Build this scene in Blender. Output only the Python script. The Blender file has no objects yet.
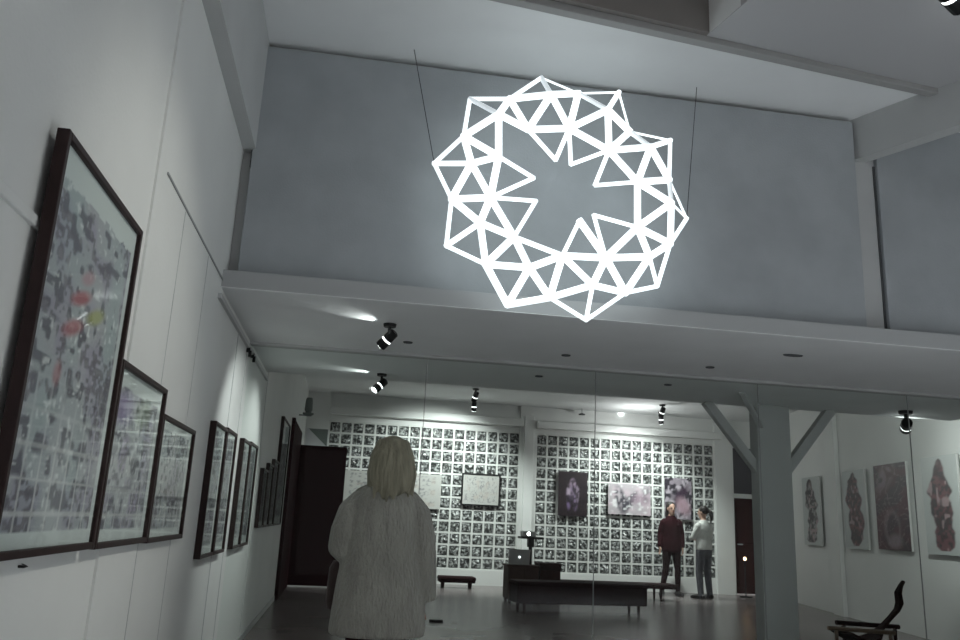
import bpy, bmesh, math, random
import numpy as np
from mathutils import Vector, Matrix

# ------------------------------------------------------------------ camera, world, exposure
S = bpy.context.scene
COL = S.collection
S.view_settings.view_transform = 'Standard'
S.view_settings.look = 'None'
S.view_settings.gamma = 1.0
S.view_settings.use_curve_mapping = False
S.view_settings.exposure = 0.22

CAM_H = 1.2
F_PX = 805.9
YAW, PITCH, ROLL = math.radians(8.707), math.radians(13.981), math.radians(2.709)


def cam_axes():
    fwd = Vector((math.sin(YAW) * math.cos(PITCH), math.cos(YAW) * math.cos(PITCH), math.sin(PITCH)))
    right = Vector((math.cos(YAW), -math.sin(YAW), 0))
    up = right.cross(fwd)
    r2 = math.cos(ROLL) * right + math.sin(ROLL) * up
    u2 = -math.sin(ROLL) * right + math.cos(ROLL) * up
    return r2, u2, fwd


_R, _U, _F = cam_axes()
cam_data = bpy.data.cameras.new('camera')
cam_data.sensor_fit = 'HORIZONTAL'
cam_data.sensor_width = 36.0
cam_data.lens = F_PX / 960 * 36
cam_data.clip_start = 0.02
cam = bpy.data.objects.new('camera', cam_data)
COL.objects.link(cam)
cam.matrix_world = Matrix(((_R.x, _U.x, -_F.x, 0), (_R.y, _U.y, -_F.y, 0), (_R.z, _U.z, -_F.z, CAM_H), (0, 0, 0, 1)))
S.camera = cam

world = bpy.data.worlds.new('world')
S.world = world
world.use_nodes = True
bg = world.node_tree.nodes['Background']
bg.inputs['Color'].default_value = (1.0, 0.94, 0.93, 1)
bg.inputs['Strength'].default_value = 0.36

STAR_GLOW = 1.05          # radiance of the light sculpture's tubes
# power of the gallery's ceiling spots: position, aim, watts, cone (deg), blend are in SPOTS further down
SPOT_GAIN = 1.0


_l = bpy.data.lights.new('unseen_fill_light', 'AREA')  # fill light added out of view to brighten the mezzanine underside
_l.shape = 'RECTANGLE'
_l.size, _l.size_y = 3.2, 2.6
_l.energy = 105
_l.color = (0.92, 0.97, 1.0)
_l.spread = math.radians(95)
_lo = bpy.data.objects.new('unseen_fill_light', _l)
COL.objects.link(_lo)
_lo.location = (4.0, 0.8, 4.25)


def at(x, y, axis, val):
    """the point of the photograph's pixel x, y on a room plane (X=val, Y=val or Z=val)"""
    d = _R * ((x - 480) / F_PX) - _U * ((y - 320) / F_PX) + _F
    i = 'XYZ'.index(axis)
    o = Vector((0, 0, CAM_H))
    return o + d * ((val - o[i]) / d[i])


# ------------------------------------------------------------------ materials
def srgb(c):
    return tuple((v / 12.92 if v <= 0.04045 else ((v + 0.055) / 1.055) ** 2.4) for v in c)


def mat(name, color, rough=0.6, metallic=0.0, spec=0.5, var=0.0, vscale=6.0, bump=0.0, bscale=40.0, stretch=(1, 1, 1), color2=None, sheen=0.0, coat=0.0):
    m = bpy.data.materials.new(name)
    m.use_nodes = True
    nt = m.node_tree
    b = nt.nodes['Principled BSDF']
    b.inputs['Base Color'].default_value = (*color, 1)
    b.inputs['Roughness'].default_value = rough
    b.inputs['Metallic'].default_value = metallic
    b.inputs['Specular IOR Level'].default_value = spec
    b.inputs['Sheen Weight'].default_value = sheen
    b.inputs['Coat Weight'].default_value = coat
    if var or bump:
        tc = nt.nodes.new('ShaderNodeTexCoord')
        mp = nt.nodes.new('ShaderNodeMapping')
        mp.inputs['Scale'].default_value = stretch
        nt.links.new(tc.outputs['Object'], mp.inputs['Vector'])
    if var:
        n = nt.nodes.new('ShaderNodeTexNoise')
        n.inputs['Scale'].default_value = vscale
        n.inputs['Detail'].default_value = 5
        r = nt.nodes.new('ShaderNodeValToRGB')
        c2 = color2 or tuple(v * (1 - var) for v in color)
        r.color_ramp.elements[0].color = (*c2, 1)
        r.color_ramp.elements[0].position = 0.3
        r.color_ramp.elements[1].color = (*color, 1)
        r.color_ramp.elements[1].position = 0.65
        nt.links.new(mp.outputs['Vector'], n.inputs['Vector'])
        nt.links.new(n.outputs['Fac'], r.inputs['Fac'])
        nt.links.new(r.outputs['Color'], b.inputs['Base Color'])
    if bump:
        n2 = nt.nodes.new('ShaderNodeTexNoise')
        n2.inputs['Scale'].default_value = bscale
        n2.inputs['Detail'].default_value = 4
        bp = nt.nodes.new('ShaderNodeBump')
        bp.inputs['Strength'].default_value = bump
        bp.inputs['Distance'].default_value = 0.02
        nt.links.new(mp.outputs['Vector'], n2.inputs['Vector'])
        nt.links.new(n2.outputs['Fac'], bp.inputs['Height'])
        nt.links.new(bp.outputs['Normal'], b.inputs['Normal'])
    return m


def emit_mat(name, color, strength):
    m = bpy.data.materials.new(name)
    m.use_nodes = True
    b = m.node_tree.nodes['Principled BSDF']
    b.inputs['Base Color'].default_value = (0.8, 0.8, 0.8, 1)
    b.inputs['Emission Color'].default_value = (*color, 1)
    b.inputs['Emission Strength'].default_value = strength
    return m


def pane_mat(name, rough=0.02, tint=(0.97, 0.99, 0.98), ior=1.45):
    """thin clear glazing: see-through with a Fresnel reflection on top"""
    m = bpy.data.materials.new(name)
    m.use_nodes = True
    nt = m.node_tree
    nt.nodes.remove(nt.nodes['Principled BSDF'])
    out = nt.nodes['Material Output']
    tr = nt.nodes.new('ShaderNodeBsdfTransparent')
    tr.inputs['Color'].default_value = (*tint, 1)
    gl = nt.nodes.new('ShaderNodeBsdfGlossy')
    gl.inputs['Roughness'].default_value = rough
    fr = nt.nodes.new('ShaderNodeFresnel')
    fr.inputs['IOR'].default_value = ior
    mx = nt.nodes.new('ShaderNodeMixShader')
    ge = nt.nodes.new('ShaderNodeNewGeometry')
    iv = nt.nodes.new('ShaderNodeMath')
    iv.operation = 'SUBTRACT'
    iv.inputs[0].default_value = 1.0
    nt.links.new(ge.outputs['Backfacing'], iv.inputs[1])
    mu = nt.nodes.new('ShaderNodeMath')
    mu.operation = 'MULTIPLY'
    nt.links.new(fr.outputs['Fac'], mu.inputs[0])
    nt.links.new(iv.outputs['Value'], mu.inputs[1])
    nt.links.new(mu.outputs['Value'], mx.inputs['Fac'])
    nt.links.new(tr.outputs['BSDF'], mx.inputs[1])
    nt.links.new(gl.outputs['BSDF'], mx.inputs[2])
    nt.links.new(mx.outputs['Shader'], out.inputs['Surface'])
    return m


def paint_mat(name, rough=0.6):
    m = bpy.data.materials.new(name)
    m.use_nodes = True
    nt = m.node_tree
    b = nt.nodes['Principled BSDF']
    b.inputs['Roughness'].default_value = rough
    a = nt.nodes.new('ShaderNodeAttribute')
    a.attribute_name = 'ink'
    nt.links.new(a.outputs['Color'], b.inputs['Base Color'])
    return m


def block_mat(name):
    m = bpy.data.materials.new(name)
    m.use_nodes = True
    nt = m.node_tree
    b = nt.nodes['Principled BSDF']
    b.inputs['Roughness'].default_value = 0.2
    b.inputs['IOR'].default_value = 1.5
    b.inputs['Specular IOR Level'].default_value = 0.9
    tc = nt.nodes.new('ShaderNodeTexCoord')
    n = nt.nodes.new('ShaderNodeTexNoise')
    n.inputs['Scale'].default_value = 17
    n.inputs['Detail'].default_value = 3
    r = nt.nodes.new('ShaderNodeValToRGB')
    r.color_ramp.elements[0].color = (0.030, 0.033, 0.032, 1)
    r.color_ramp.elements[0].position = 0.45
    r.color_ramp.elements[1].color = (0.55, 0.57, 0.56, 1)  # pale flecks in the base colour imitate glints on the glass
    r.color_ramp.elements[1].position = 0.66
    nt.links.new(tc.outputs['Object'], n.inputs['Vector'])
    nt.links.new(n.outputs['Fac'], r.inputs['Fac'])
    nt.links.new(r.outputs['Color'], b.inputs['Base Color'])
    n2 = nt.nodes.new('ShaderNodeTexNoise')
    n2.inputs['Scale'].default_value = 20
    n2.inputs['Detail'].default_value = 2
    bp = nt.nodes.new('ShaderNodeBump')
    bp.inputs['Strength'].default_value = 1.0
    bp.inputs['Distance'].default_value = 0.05
    nt.links.new(tc.outputs['Object'], n2.inputs['Vector'])
    nt.links.new(n2.outputs['Fac'], bp.inputs['Height'])
    nt.links.new(bp.outputs['Normal'], b.inputs['Normal'])
    return m


M = {
    'wall': mat('wall_paint', (0.76, 0.77, 0.755), 0.75, var=0.06, vscale=1.5, bump=0.08, bscale=60),
    'panel': mat('grey_board', (0.41, 0.435, 0.455), 0.8, var=0.14, vscale=3, bump=0.1, bscale=80),
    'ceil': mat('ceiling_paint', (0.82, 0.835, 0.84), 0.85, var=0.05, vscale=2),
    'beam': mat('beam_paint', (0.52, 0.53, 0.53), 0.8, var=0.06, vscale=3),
    'brown': mat('coffer_shaded_brown', (0.22, 0.205, 0.195), 0.85, var=0.1, vscale=3),  # dark brown that also holds the shade inside the recess
    'trim': mat('trim_paint', (0.5, 0.51, 0.51), 0.6),
    'seam': mat('dark_seam_and_shade', (0.09, 0.095, 0.1), 0.9),  # dark tone for joints and fittings, also for painted shade
    'floor': mat('floor_resin', (0.215, 0.185, 0.182), 0.26, spec=0.5, var=0.12, vscale=1.2),
    'greybeam': mat('grey_beam_paint', (0.34, 0.34, 0.335), 0.85),
    'ledge': mat('ledge_toned_down', (0.44, 0.45, 0.455), 0.85),
    'dimceil': mat('dimmed_ceiling_tone', (0.42, 0.42, 0.43), 0.85),  # ceiling colour lowered here to offset the bounced light
    'bouncefloor': mat('bounce_floor', (0.73, 0.74, 0.75), 0.6),  # for the added floor that throws light upward
    'joint': mat('pane_joint', (0.30, 0.31, 0.31), 0.5),
    'mortar': mat('mortar_white', (0.68, 0.69, 0.67), 0.7),
    'block': block_mat('glass_block'),
    'pane': pane_mat('clear_pane', ior=1.28),
    'picpane': pane_mat('picture_glass', rough=0.03, ior=1.2),
    'frame': mat('dark_frame_wood', (0.028, 0.013, 0.013), 0.5, spec=0.3, var=0.3, vscale=20),
    'whiteframe': mat('pale_frame', (0.55, 0.56, 0.52), 0.5),
    'paper': paint_mat('printed_paper', 0.6),
    'canvas': paint_mat('printed_board', 0.35),
    'maroon': mat('maroon_paint', (0.028, 0.007, 0.009), 0.7, spec=0.05),
    'doorwood': mat('dark_door_wood', (0.042, 0.011, 0.010), 0.6, spec=0.1, var=0.4, vscale=8, stretch=(1, 1, 0.15)),
    'transom': mat('transom_glass', (0.06, 0.055, 0.065), 0.12),
    'black': mat('black_metal', (0.012, 0.012, 0.013), 0.4, metallic=0.3),
    'silver': mat('silver_plastic', (0.62, 0.63, 0.63), 0.4, metallic=0.1),
    'star': emit_mat('lit_tube', (0.88, 0.98, 1.0), STAR_GLOW),
    'stardim': emit_mat('dim_lit_tube', (0.80, 0.90, 0.95), STAR_GLOW * 0.45),
    'lens': emit_mat('spot_lens', (0.95, 1.0, 1.0), 14.0),
    'vent': emit_mat('spot_vent', (0.95, 1.0, 1.0), 3.0),
    'warmlamp': emit_mat('warm_bulb', (1.0, 0.62, 0.32), 6.0),
    'projlamp': emit_mat('projector_lens', (0.95, 1.0, 1.0), 8.0),
    'logo': emit_mat('glowing_mark', (0.95, 1.0, 1.0), 1.6),
    'leather': mat('maroon_leather', (0.019, 0.006, 0.007), 0.7, spec=0.06, bump=0.15, bscale=30),
    'darkwood': mat('dark_wood', (0.024, 0.009, 0.008), 0.6, spec=0.08, var=0.3, vscale=12, stretch=(0.3, 1, 1)),
    'brownwood': mat('brown_wood', (0.13, 0.085, 0.055), 0.45, var=0.35, vscale=10, stretch=(0.2, 1, 1)),
    'cabinet': mat('cabinet_wood', (0.075, 0.045, 0.036), 0.6, spec=0.08, var=0.25, vscale=10),
    'fur': mat('pale_fur', (0.37, 0.365, 0.325), 0.95, spec=0.1, var=0.22, vscale=14, bump=0.9, bscale=70, stretch=(1, 1, 0.35), sheen=0.3),
    'blond': mat('blond_hair', (0.34, 0.32, 0.24), 0.7, spec=0.2, var=0.5, vscale=28, bump=0.7, bscale=60, stretch=(1, 1, 0.12)),
    'darkhair': mat('dark_hair', (0.020, 0.014, 0.012), 0.5, var=0.4, vscale=30, bump=0.5, bscale=60, stretch=(1, 1, 0.12)),
    'skin': mat('skin', (0.48, 0.30, 0.23), 0.55),
    'eye': mat('eye', (0.04, 0.03, 0.03), 0.2),
    'lips': mat('lips', (0.30, 0.10, 0.09), 0.5),
    'maroonjacket': mat('dark_maroon_cloth', (0.030, 0.007, 0.010), 0.8, spec=0.1, var=0.3, vscale=20, bump=0.3, bscale=30),
    'blackcloth': mat('black_cloth', (0.017, 0.007, 0.008), 0.85, spec=0.1, bump=0.2, bscale=30),
    'whiteshirt': mat('white_knit', (0.66, 0.67, 0.64), 0.85, var=0.15, vscale=18, bump=0.4, bscale=40),
    'jeans': mat('grey_jeans', (0.10, 0.10, 0.115), 0.85, var=0.3, vscale=16, bump=0.3, bscale=40),
    'boot': mat('dark_boot', (0.014, 0.011, 0.011), 0.45),
    'bag': mat('dark_bag', (0.045, 0.024, 0.022), 0.6, bump=0.3, bscale=40),
    'fixture': mat('grey_green_fixture', (0.16, 0.19, 0.18), 0.5),
    'poster': mat('white_board', (0.60, 0.61, 0.63), 0.6),
    'lead': mat('dark_fixture_red', (0.030, 0.010, 0.010), 0.35),
}


# ------------------------------------------------------------------ mesh helpers
class MB:
    def __init__(self):
        self.v, self.f = [], []

    def add(self, verts, faces):
        o = len(self.v)
        self.v += [tuple(p) for p in verts]
        self.f += [tuple(i + o for i in f) for f in faces]
        return self

    def box(self, x0, x1, y0, y1, z0, z1):
        v = [(x, y, z) for z in (z0, z1) for y in (y0, y1) for x in (x0, x1)]
        return self.add(v, [(0, 2, 3, 1), (4, 5, 7, 6), (0, 1, 5, 4), (2, 6, 7, 3), (0, 4, 6, 2), (1, 3, 7, 5)])

    def prism(self, poly, z0, z1):
        """extrude an xy outline from z0 to z1"""
        n = len(poly)
        v = [(x, y, z0) for x, y in poly] + [(x, y, z1) for x, y in poly]
        f = [tuple(range(n))[::-1], tuple(range(n, 2 * n))]
        f += [(i, (i + 1) % n, n + (i + 1) % n, n + i) for i in range(n)]
        return self.add(v, f)

    def loft(self, rings, cap=True):
        n = len(rings[0])
        v = [p for r in rings for p in r]
        f = []
        for k in range(len(rings) - 1):
            for i in range(n):
                j = (i + 1) % n
                f.append((k * n + i, k * n + j, (k + 1) * n + j, (k + 1) * n + i))
        if cap:
            f.append(tuple(range(n))[::-1])
            f.append(tuple((len(rings) - 1) * n + i for i in range(n)))
        return self.add(v, f)

    def tube(self, pts, rad, seg=10, flat=None, dome=False):
        """round tube through pts; rad a number or one per point; flat = (normal axis, factor) squashes it"""
        P = [Vector(p) for p in pts]
        if not hasattr(rad, '__len__'):
            rad = [rad] * len(P)
        rad = list(rad)
        if dome:
            a, b = (P[0] - P[1]).normalized(), (P[-1] - P[-2]).normalized()
            r0, r1 = rad[0], rad[-1]
            P = [P[0] + a * r0 * .98, P[0] + a * r0 * .7] + P + [P[-1] + b * r1 * .7, P[-1] + b * r1 * .98]
            rad = [r0 * .2, r0 * .71] + rad + [r1 * .71, r1 * .2]
        rings = []
        prev = None
        for i, p in enumerate(P):
            t = (P[min(i + 1, len(P) - 1)] - P[max(i - 1, 0)]).normalized()
            if prev is None:
                ref = Vector((0, 0, 1)) if abs(t.z) < 0.9 else Vector((0, 1, 0))
                a = t.cross(ref).normalized()
            else:
                a = (prev - t * prev.dot(t)).normalized()
            prev = a
            b = t.cross(a)
            ring = []
            for k in range(seg):
                th = 2 * math.pi * k / seg
                q = (a * math.cos(th) + b * math.sin(th)) * rad[i]
                if flat:
                    ax = Vector(flat[0]).normalized()
                    q = q - ax * q.dot(ax) * (1 - flat[1])
                ring.append(p + q)
            rings.append(ring)
        return self.loft(rings)

    def stack(self, secs, seg=20, power=2.0):
        """elliptic sections (z, rx, ry, cx, cy)"""
        rings = []
        for s in secs:
            z, rx, ry = s[:3]
            cx, cy = (s[3], s[4]) if len(s) > 3 else (0, 0)
            ring = []
            for k in range(seg):
                th = 2 * math.pi * k / seg
                c, sn = math.cos(th), math.sin(th)
                ring.append((cx + rx * math.copysign(abs(c) ** (2 / power), c), cy + ry * math.copysign(abs(sn) ** (2 / power), sn), z))
            rings.append(ring)
        return self.loft(rings)

    def ball(self, c, r, seg=16, rings=10):
        c = Vector(c)
        R = []
        for i in range(1, rings):
            ph = math.pi * i / rings - math.pi / 2
            R.append([c + Vector((r[0] * math.cos(ph) * math.cos(2 * math.pi * k / seg), r[1] * math.cos(ph) * math.sin(2 * math.pi * k / seg), r[2] * math.sin(ph))) for k in range(seg)])
        return self.loft(R)

    def build(self, name, material, parent=None, bevel=0, smooth=False, remesh=0, relax=0, loc=None):
        me = bpy.data.meshes.new(name)
        me.from_pydata(self.v, [], self.f)
        bm = bmesh.new()
        bm.from_mesh(me)
        bmesh.ops.recalc_face_normals(bm, faces=bm.faces)
        bm.to_mesh(me)
        bm.free()
        if smooth:
            for p in me.polygons:
                p.use_smooth = True
        me.materials.append(material)
        o = bpy.data.objects.new(name, me)
        COL.objects.link(o)
        if parent is not None:
            o.parent = parent
        if loc:
            o.location = loc
        if bevel:
            b = o.modifiers.new('bevel', 'BEVEL')
            b.width = bevel
            b.segments = 2
            b.limit_method = 'ANGLE'
        if remesh:
            r = o.modifiers.new('skin', 'REMESH')
            r.mode = 'VOXEL'
            r.voxel_size = remesh
            r.use_smooth_shade = True
            if relax:
                s = o.modifiers.new('relax', 'SMOOTH')
                s.factor = 0.5
                s.iterations = relax
        return o


def box(*a):
    return MB().box(*a)


def thing(name, label, cat, loc=(0, 0, 0), rz=0.0, group=None):
    o = bpy.data.objects.new(name, None)
    o.empty_display_size = 0.1
    COL.objects.link(o)
    o.location = loc
    o.rotation_euler = (0, 0, rz)
    return tag(o, label, cat, group)


def tag(o, label, cat, group=None):
    o['label'] = label
    o['category'] = cat
    if group:
        o['group'] = group
    return o


def struct(name, mb, m, bevel=0, parent=None, label=None):
    o = mb.build(name, m, parent, bevel)
    if parent is None:
        o['kind'] = 'structure'
        o['category'] = name.split('_')[0]
        o['label'] = label or name.replace('_', ' ')
    return o


def copy_thing(root):
    r = root.copy()
    COL.objects.link(r)
    for ch in list(root.children):
        c = ch.copy()
        COL.objects.link(c)
        c.parent = r
        for g in list(ch.children):
            d = g.copy()
            COL.objects.link(d)
            d.parent = c
    return r


# ------------------------------------------------------------------ the room
XL = -0.86                      # left wall
YM0, YM1 = 5.0, 8.06            # mezzanine front and back edge
ZM = 2.525                      # mezzanine underside
YB = 16.0                       # glass block wall
ZB = 3.5                        # rear hall ceiling


def xr(y):                      # right wall runs at a slight angle
    return 5.5 + 0.2 * y


struct('floor', box(-1.2, 10, -4, 16.4, -0.1, 0), M['floor'], label='dark grey polished resin floor of the gallery')

struct('floor_bounce', box(XL, 5.6, -4, 3.7, -.002, 0.004), M['bouncefloor'], label='unseen pale floor added to bounce light under the mezzanine')  # added out of view, pale so it bounces light upward
struct('wall_left', MB().box(XL - .25, XL - .01, -4, 3.22, 0, 5.2).box(XL - .25, XL, 3.22, YB + .1, 0, 5.2), M['wall'],
       label='long white gallery wall carrying the framed prints')
right = [(xr(-4), -4), (xr(YB + .1), YB + .1), (xr(YB + .1) + .25, YB + .1), (xr(-4) + .25, -4)]
pil = [(xr(12.3) - .075, 12.3), (xr(12.68) - .075, 12.68), (xr(12.68) + .01, 12.68), (xr(12.3) + .01, 12.3)]
struct('wall_right', MB().prism(right, 0, 5.2), M['wall'], label='white wall carrying the tall figure prints')
struct('trim_1', MB().prism(pil, 0, ZB), M['wall'], label='narrow white pilaster on the figure print wall')

struct('wall_entrance', MB().box(XL - .3, 6.5, -4.2, -4, 2.5, 5.2), M['wall'], label='unseen wall added opposite the mezzanine to hold back light from above')  # added out of view so that light enters only low down

# left wall mouldings and joints
struct('trim_2', MB().box(XL - .002, XL + .006, 3.36, YM0, 2.568, 2.578), M['joint'], label='dark joint along the left wall at ledge height')
struct('trim_3', MB().box(XL - .002, XL + .022, YM0 - .1, YM1, 2.435, 2.465), M['trim'], label='picture rail below the mezzanine ceiling')
struct('trim_4', MB().box(XL - .03, XL + .004, 0.4, 3.10, 1.895, 1.925), M['wall'], bevel=.004, label='slim white cable duct behind the large framed print')
struct('trim_5', MB().box(XL - .002, XL + .002, 3.78, 3.786, .1, 2.56).box(XL - .002, XL + .002, 4.46, 4.466, .1, 2.56).box(XL - .002, XL + .004, 5.9, 5.906, 0.1, 2.43)
       .box(XL - .002, XL + .004, 6.46, 6.466, 0.1, 2.43).box(XL - .002, XL + .004, 8.2, 8.206, 0.1, 3.4),
       M['beam'], label='fine vertical board joints of the left wall')
struct('baseboard_left', box(XL - .03, XL + .012, -4, 12.1, 0, .06), M['trim'], label='low grey skirting of the left wall')

# upper left beam along the wall, up to the ceiling
struct('beam_left', MB().box(XL - .01, XL + .085, 3.2, 5.2, 3.52, 4.6), M['beam'], label='beam box running along the left wall top')

# mezzanine: slab, ledge, upper wall with its board
struct('mezzanine_slab', MB().box(XL - .02, xr(YM0) + .1, YM0 + .02, YM1, ZM, ZM + .12).box(XL - .02, xr(YM0) + .1, YM0 - .019, YM0 + .02, ZM, ZM + .005), M['ceil'], label='pale underside of the mezzanine')  # thin pale lip under the ledge offsets its shaded underside
struct('beam_front', box(XL - .02, xr(YM0) + .1, YM0 - .02, YM0 + .16, ZM + .004, 2.64), M['ledge'], bevel=.004, label='ledge beam along the mezzanine front, toned down to even out the light')  # front face coloured darker to offset the light falling on it
struct('beam_middle', box(XL - .02, 7.0, 6.60, 6.69, ZM - .022, ZM + .01), M['beam'], bevel=.004, label='slim beam across the mezzanine underside')
struct('wall_mezzanine', box(XL - .02, 7.0, 5.17, 5.32, 2.63, 5.2), M['beam'], label='upper wall above the mezzanine ledge')
board = struct('wall_board', box(-0.795, 3.588, 5.10, 5.165, 2.648, 4.288), M['panel'], bevel=.006, label='wide grey board on the upper wall behind the light sculpture')
struct('trim_6', MB().box(-0.803, -0.795, 5.12, 5.168, 3.4, 4.29).box(3.588, 3.598, 5.12, 5.168, 3.95, 4.29).box(1.9, 3.6, 5.13, 5.168, 4.288, 4.300), M['seam'], label='dark strips painted as the shade around the grey board')  # dark strips laid where shade falls along the board edges
struct('trim_7', MB().prism([(3.775, 5.16), (3.79, 5.16), (3.79, 5.175), (3.775, 5.175)], 2.655, 3.97), M['seam'], label='dark vertical joint beside the grey board')
struct('wall_upper_right', box(3.79, 6.6, 5.13, 5.18, 2.66, 4.6), M['panel'], bevel=.005, label='grey board to the right of the dark joint')

# front ceiling: strip at the board, skewed beam, coffer and soffit
struct('ceiling', MB().prism([(XL - .02, 4.07), (4.05, 4.64), (7, 5.05), (7, 5.2), (XL - .02, 5.2)], 4.335, 4.45), M['ceil'], label='pale ceiling strip in front of the grey board')
bl = [(-1.0, 4.08), (4.05, 4.66), (4.05, 4.595), (-1.0, 4.015)]
struct('beam_skew', MB().prism(bl, 4.285, 4.36), M['greybeam'], bevel=.006, label='skewed grey ceiling beam')
cof = MB()
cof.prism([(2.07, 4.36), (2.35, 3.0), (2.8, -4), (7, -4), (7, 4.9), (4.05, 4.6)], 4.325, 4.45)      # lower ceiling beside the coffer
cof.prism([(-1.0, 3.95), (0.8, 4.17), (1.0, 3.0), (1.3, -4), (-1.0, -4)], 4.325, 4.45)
struct('ceiling_front', cof, M['dimceil'], label='front ceiling beside the coffer, toned darker against the bounced light')
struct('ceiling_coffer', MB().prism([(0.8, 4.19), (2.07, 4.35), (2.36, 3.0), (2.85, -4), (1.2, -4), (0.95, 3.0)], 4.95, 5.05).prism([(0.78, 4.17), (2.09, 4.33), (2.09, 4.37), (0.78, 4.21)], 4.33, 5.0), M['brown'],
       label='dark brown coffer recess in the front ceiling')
struct('trim_8', MB().prism([(2.07, 4.345), (2.36, 3.0), (2.42, 3.0), (2.12, 4.345)], 4.33, 5.0), M['ceil'], label='pale side of the ceiling coffer')
so = [(3.64, 5.18), (4.0, 4.42), (4.75, 2.9), (5.1, 2.9), (5.1, 5.18)]
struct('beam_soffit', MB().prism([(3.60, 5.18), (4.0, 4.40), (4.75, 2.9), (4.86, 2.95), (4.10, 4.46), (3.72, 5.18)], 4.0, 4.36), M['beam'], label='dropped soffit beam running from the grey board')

# rear hall: ceiling, back wall with piers and headers, door wall
struct('ceiling_back', MB().box(XL - .25, 9.2, YM1 - .1, YB + .2, ZB, ZB + .15), M['ceil'], label='pale ceiling of the rear hall')
bw = MB()
bw.box(XL - .02, -0.43, YB - .06, YB + .14, 0, ZB)             # pier beside the maroon door
bw.box(3.375, 3.72, YB - .05, YB + .14, 0, ZB)                 # pier between the bays
bw.box(7.5, 7.88, YB - .10, YB + .14, 0, ZB)                   # pier beside the wooden door
bw.box(XL, 8.9, YB - .01, YB + .14, 2.97, ZB)
bw.box(-0.43, 7.5, YB - .03, YB + .14, 0, 0.285)
struct('wall_back', bw, M['wall'], label='white rear wall framing the glass block bays')
struct('trim_9', MB().box(-0.43, 3.40, YB - .22, YB - .01, 3.08, 3.22).box(3.70, 7.6, YB - .22, YB - .01, 3.06, 3.20), M['wall'], bevel=.01, label='lit white header ledge above the glass blocks')
struct('trim_10', MB().box(3.45, 3.64, YB - .13, YB - .04, 0.3, 3.3), M['wall'], bevel=.01, label='pale pipe casing on the pier between the bays')


def glass_block_bay(name, x0, label, seed):
    n, rows, pitch = 17, 12, 0.2227
    z0, joint = 0.285, 0.036
    root = thing(name, label, 'window', (x0, YB, z0))
    root['kind'] = 'structure'
    rnd = random.Random(seed)
    g = MB()
    for i in range(n + 1):
        g.box(i * pitch - joint / 2, i * pitch + joint / 2, -.012, .09, 0, rows * pitch)
    for j in range(rows + 1):
        g.box(0, n * pitch, -.0115, .09, j * pitch - joint / 2, j * pitch + joint / 2)
    g.build('mortar_joint', M['mortar'], root)
    b = MB()
    for i in range(n):
        for j in range(rows):
            cx, cz = (i + .5) * pitch, (j + .5) * pitch
            h = pitch / 2 - joint / 2 + .002
            rings = []
            tx, tz = rnd.uniform(-.012, .012), rnd.uniform(-.012, .012)
            for s, y in ((1, .02), (.86, -.002), (.55, -.009), (.15, -.011)):
                ring = []
                for k in range(16):
                    th = 2 * math.pi * k / 16 + math.pi / 16
                    c, sn = math.cos(th), math.sin(th)
                    e = 0.25 + 0.35 * (1 - s)
                    px_, pz_ = h * s * math.copysign(abs(c) ** e, c), h * s * math.copysign(abs(sn) ** e, sn)
                    ring.append((cx + px_, y + (tx * px_ + tz * pz_) / h, cz + pz_))
                rings.append(ring)
            b.loft(rings)
    b.build('glass_block', M['block'], root, smooth=True)
    return root


glass_block_bay('window_1', -0.41, 'glass block bay behind the woman in the pale coat', 3)
glass_block_bay('window_2', 3.72, 'glass block bay behind the two visitors and three prints', 5)

# wooden door at the right end of the rear wall
d1 = thing('door_1', 'dark wooden door with a glazed transom beside the rear pier', 'door', (8.28, YB, 0))
d1['kind'] = 'structure'
fr = MB().box(-.40, -.36, -.04, .1, 0, 2.97).box(.36, .42, -.04, .1, 0, 2.97).box(-.40, .42, -.05, .1, 1.90, 1.99).box(-.4, .42, -.04, .1, 2.93, 2.97)
fr.build('door_frame', M['wall'], d1)
dl = box(-.37, .37, 0, .05, .02, 1.91).build('door_leaf', M['doorwood'], d1, bevel=.005)
MB().box(-.30, .30, -.012, .01, .15, .85).box(-.30, .30, -.012, .01, 1.0, 1.75).build('door_panel', M['doorwood'], dl, bevel=.01)
MB().tube([(-.29, -.05, .98), (-.20, -.05, .98)], .01, 8).tube([(-.29, -.05, .98), (-.29, 0.01, .98)], .009, 8).build('door_handle', M['silver'], dl)
box(-.37, .37, 0, .03, 1.98, 2.94).build('transom_pane', M['transom'], d1)

# maroon door standing open from the left wall near the rear
d2 = thing('door_2', 'tall dark maroon door leaf standing open behind the woman in the pale coat', 'door', (XL, 14.4, 0))
d2['kind'] = 'structure'
box(.02, .83, -.03, .03, .02, 2.335).build('door_leaf', M['maroon'], d2, bevel=.004)
MB().box(-.01, .05, -2.25, -2.12, 0, 2.55).box(-.01, .035, -2.12, .06, 0, 2.55).build('door_frame', M['maroon'], d2, bevel=.004)

# white boards above the maroon door
b1 = thing('sign_board', 'white board above the maroon door with a grey triangular fold', 'board', (-0.62, YB - .065, 2.42))
box(-.22, .20, 0, .06, 0, .36).build('panel', M['poster'], b1)
MB().add([(-.18, -.004, .36), (.19, -.004, .36), (.19, -.004, .03), (-.18, .0, .36), (.19, .0, .36), (.19, .0, .03)],
         [(0, 1, 2), (3, 5, 4), (0, 3, 4, 1), (1, 4, 5, 2), (2, 5, 3, 0)]).build('fold', M['fixture'], b1)
box(-.20, .28, .0, .06, -.05, 0).build('bracket', M['poster'], b1)

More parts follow.
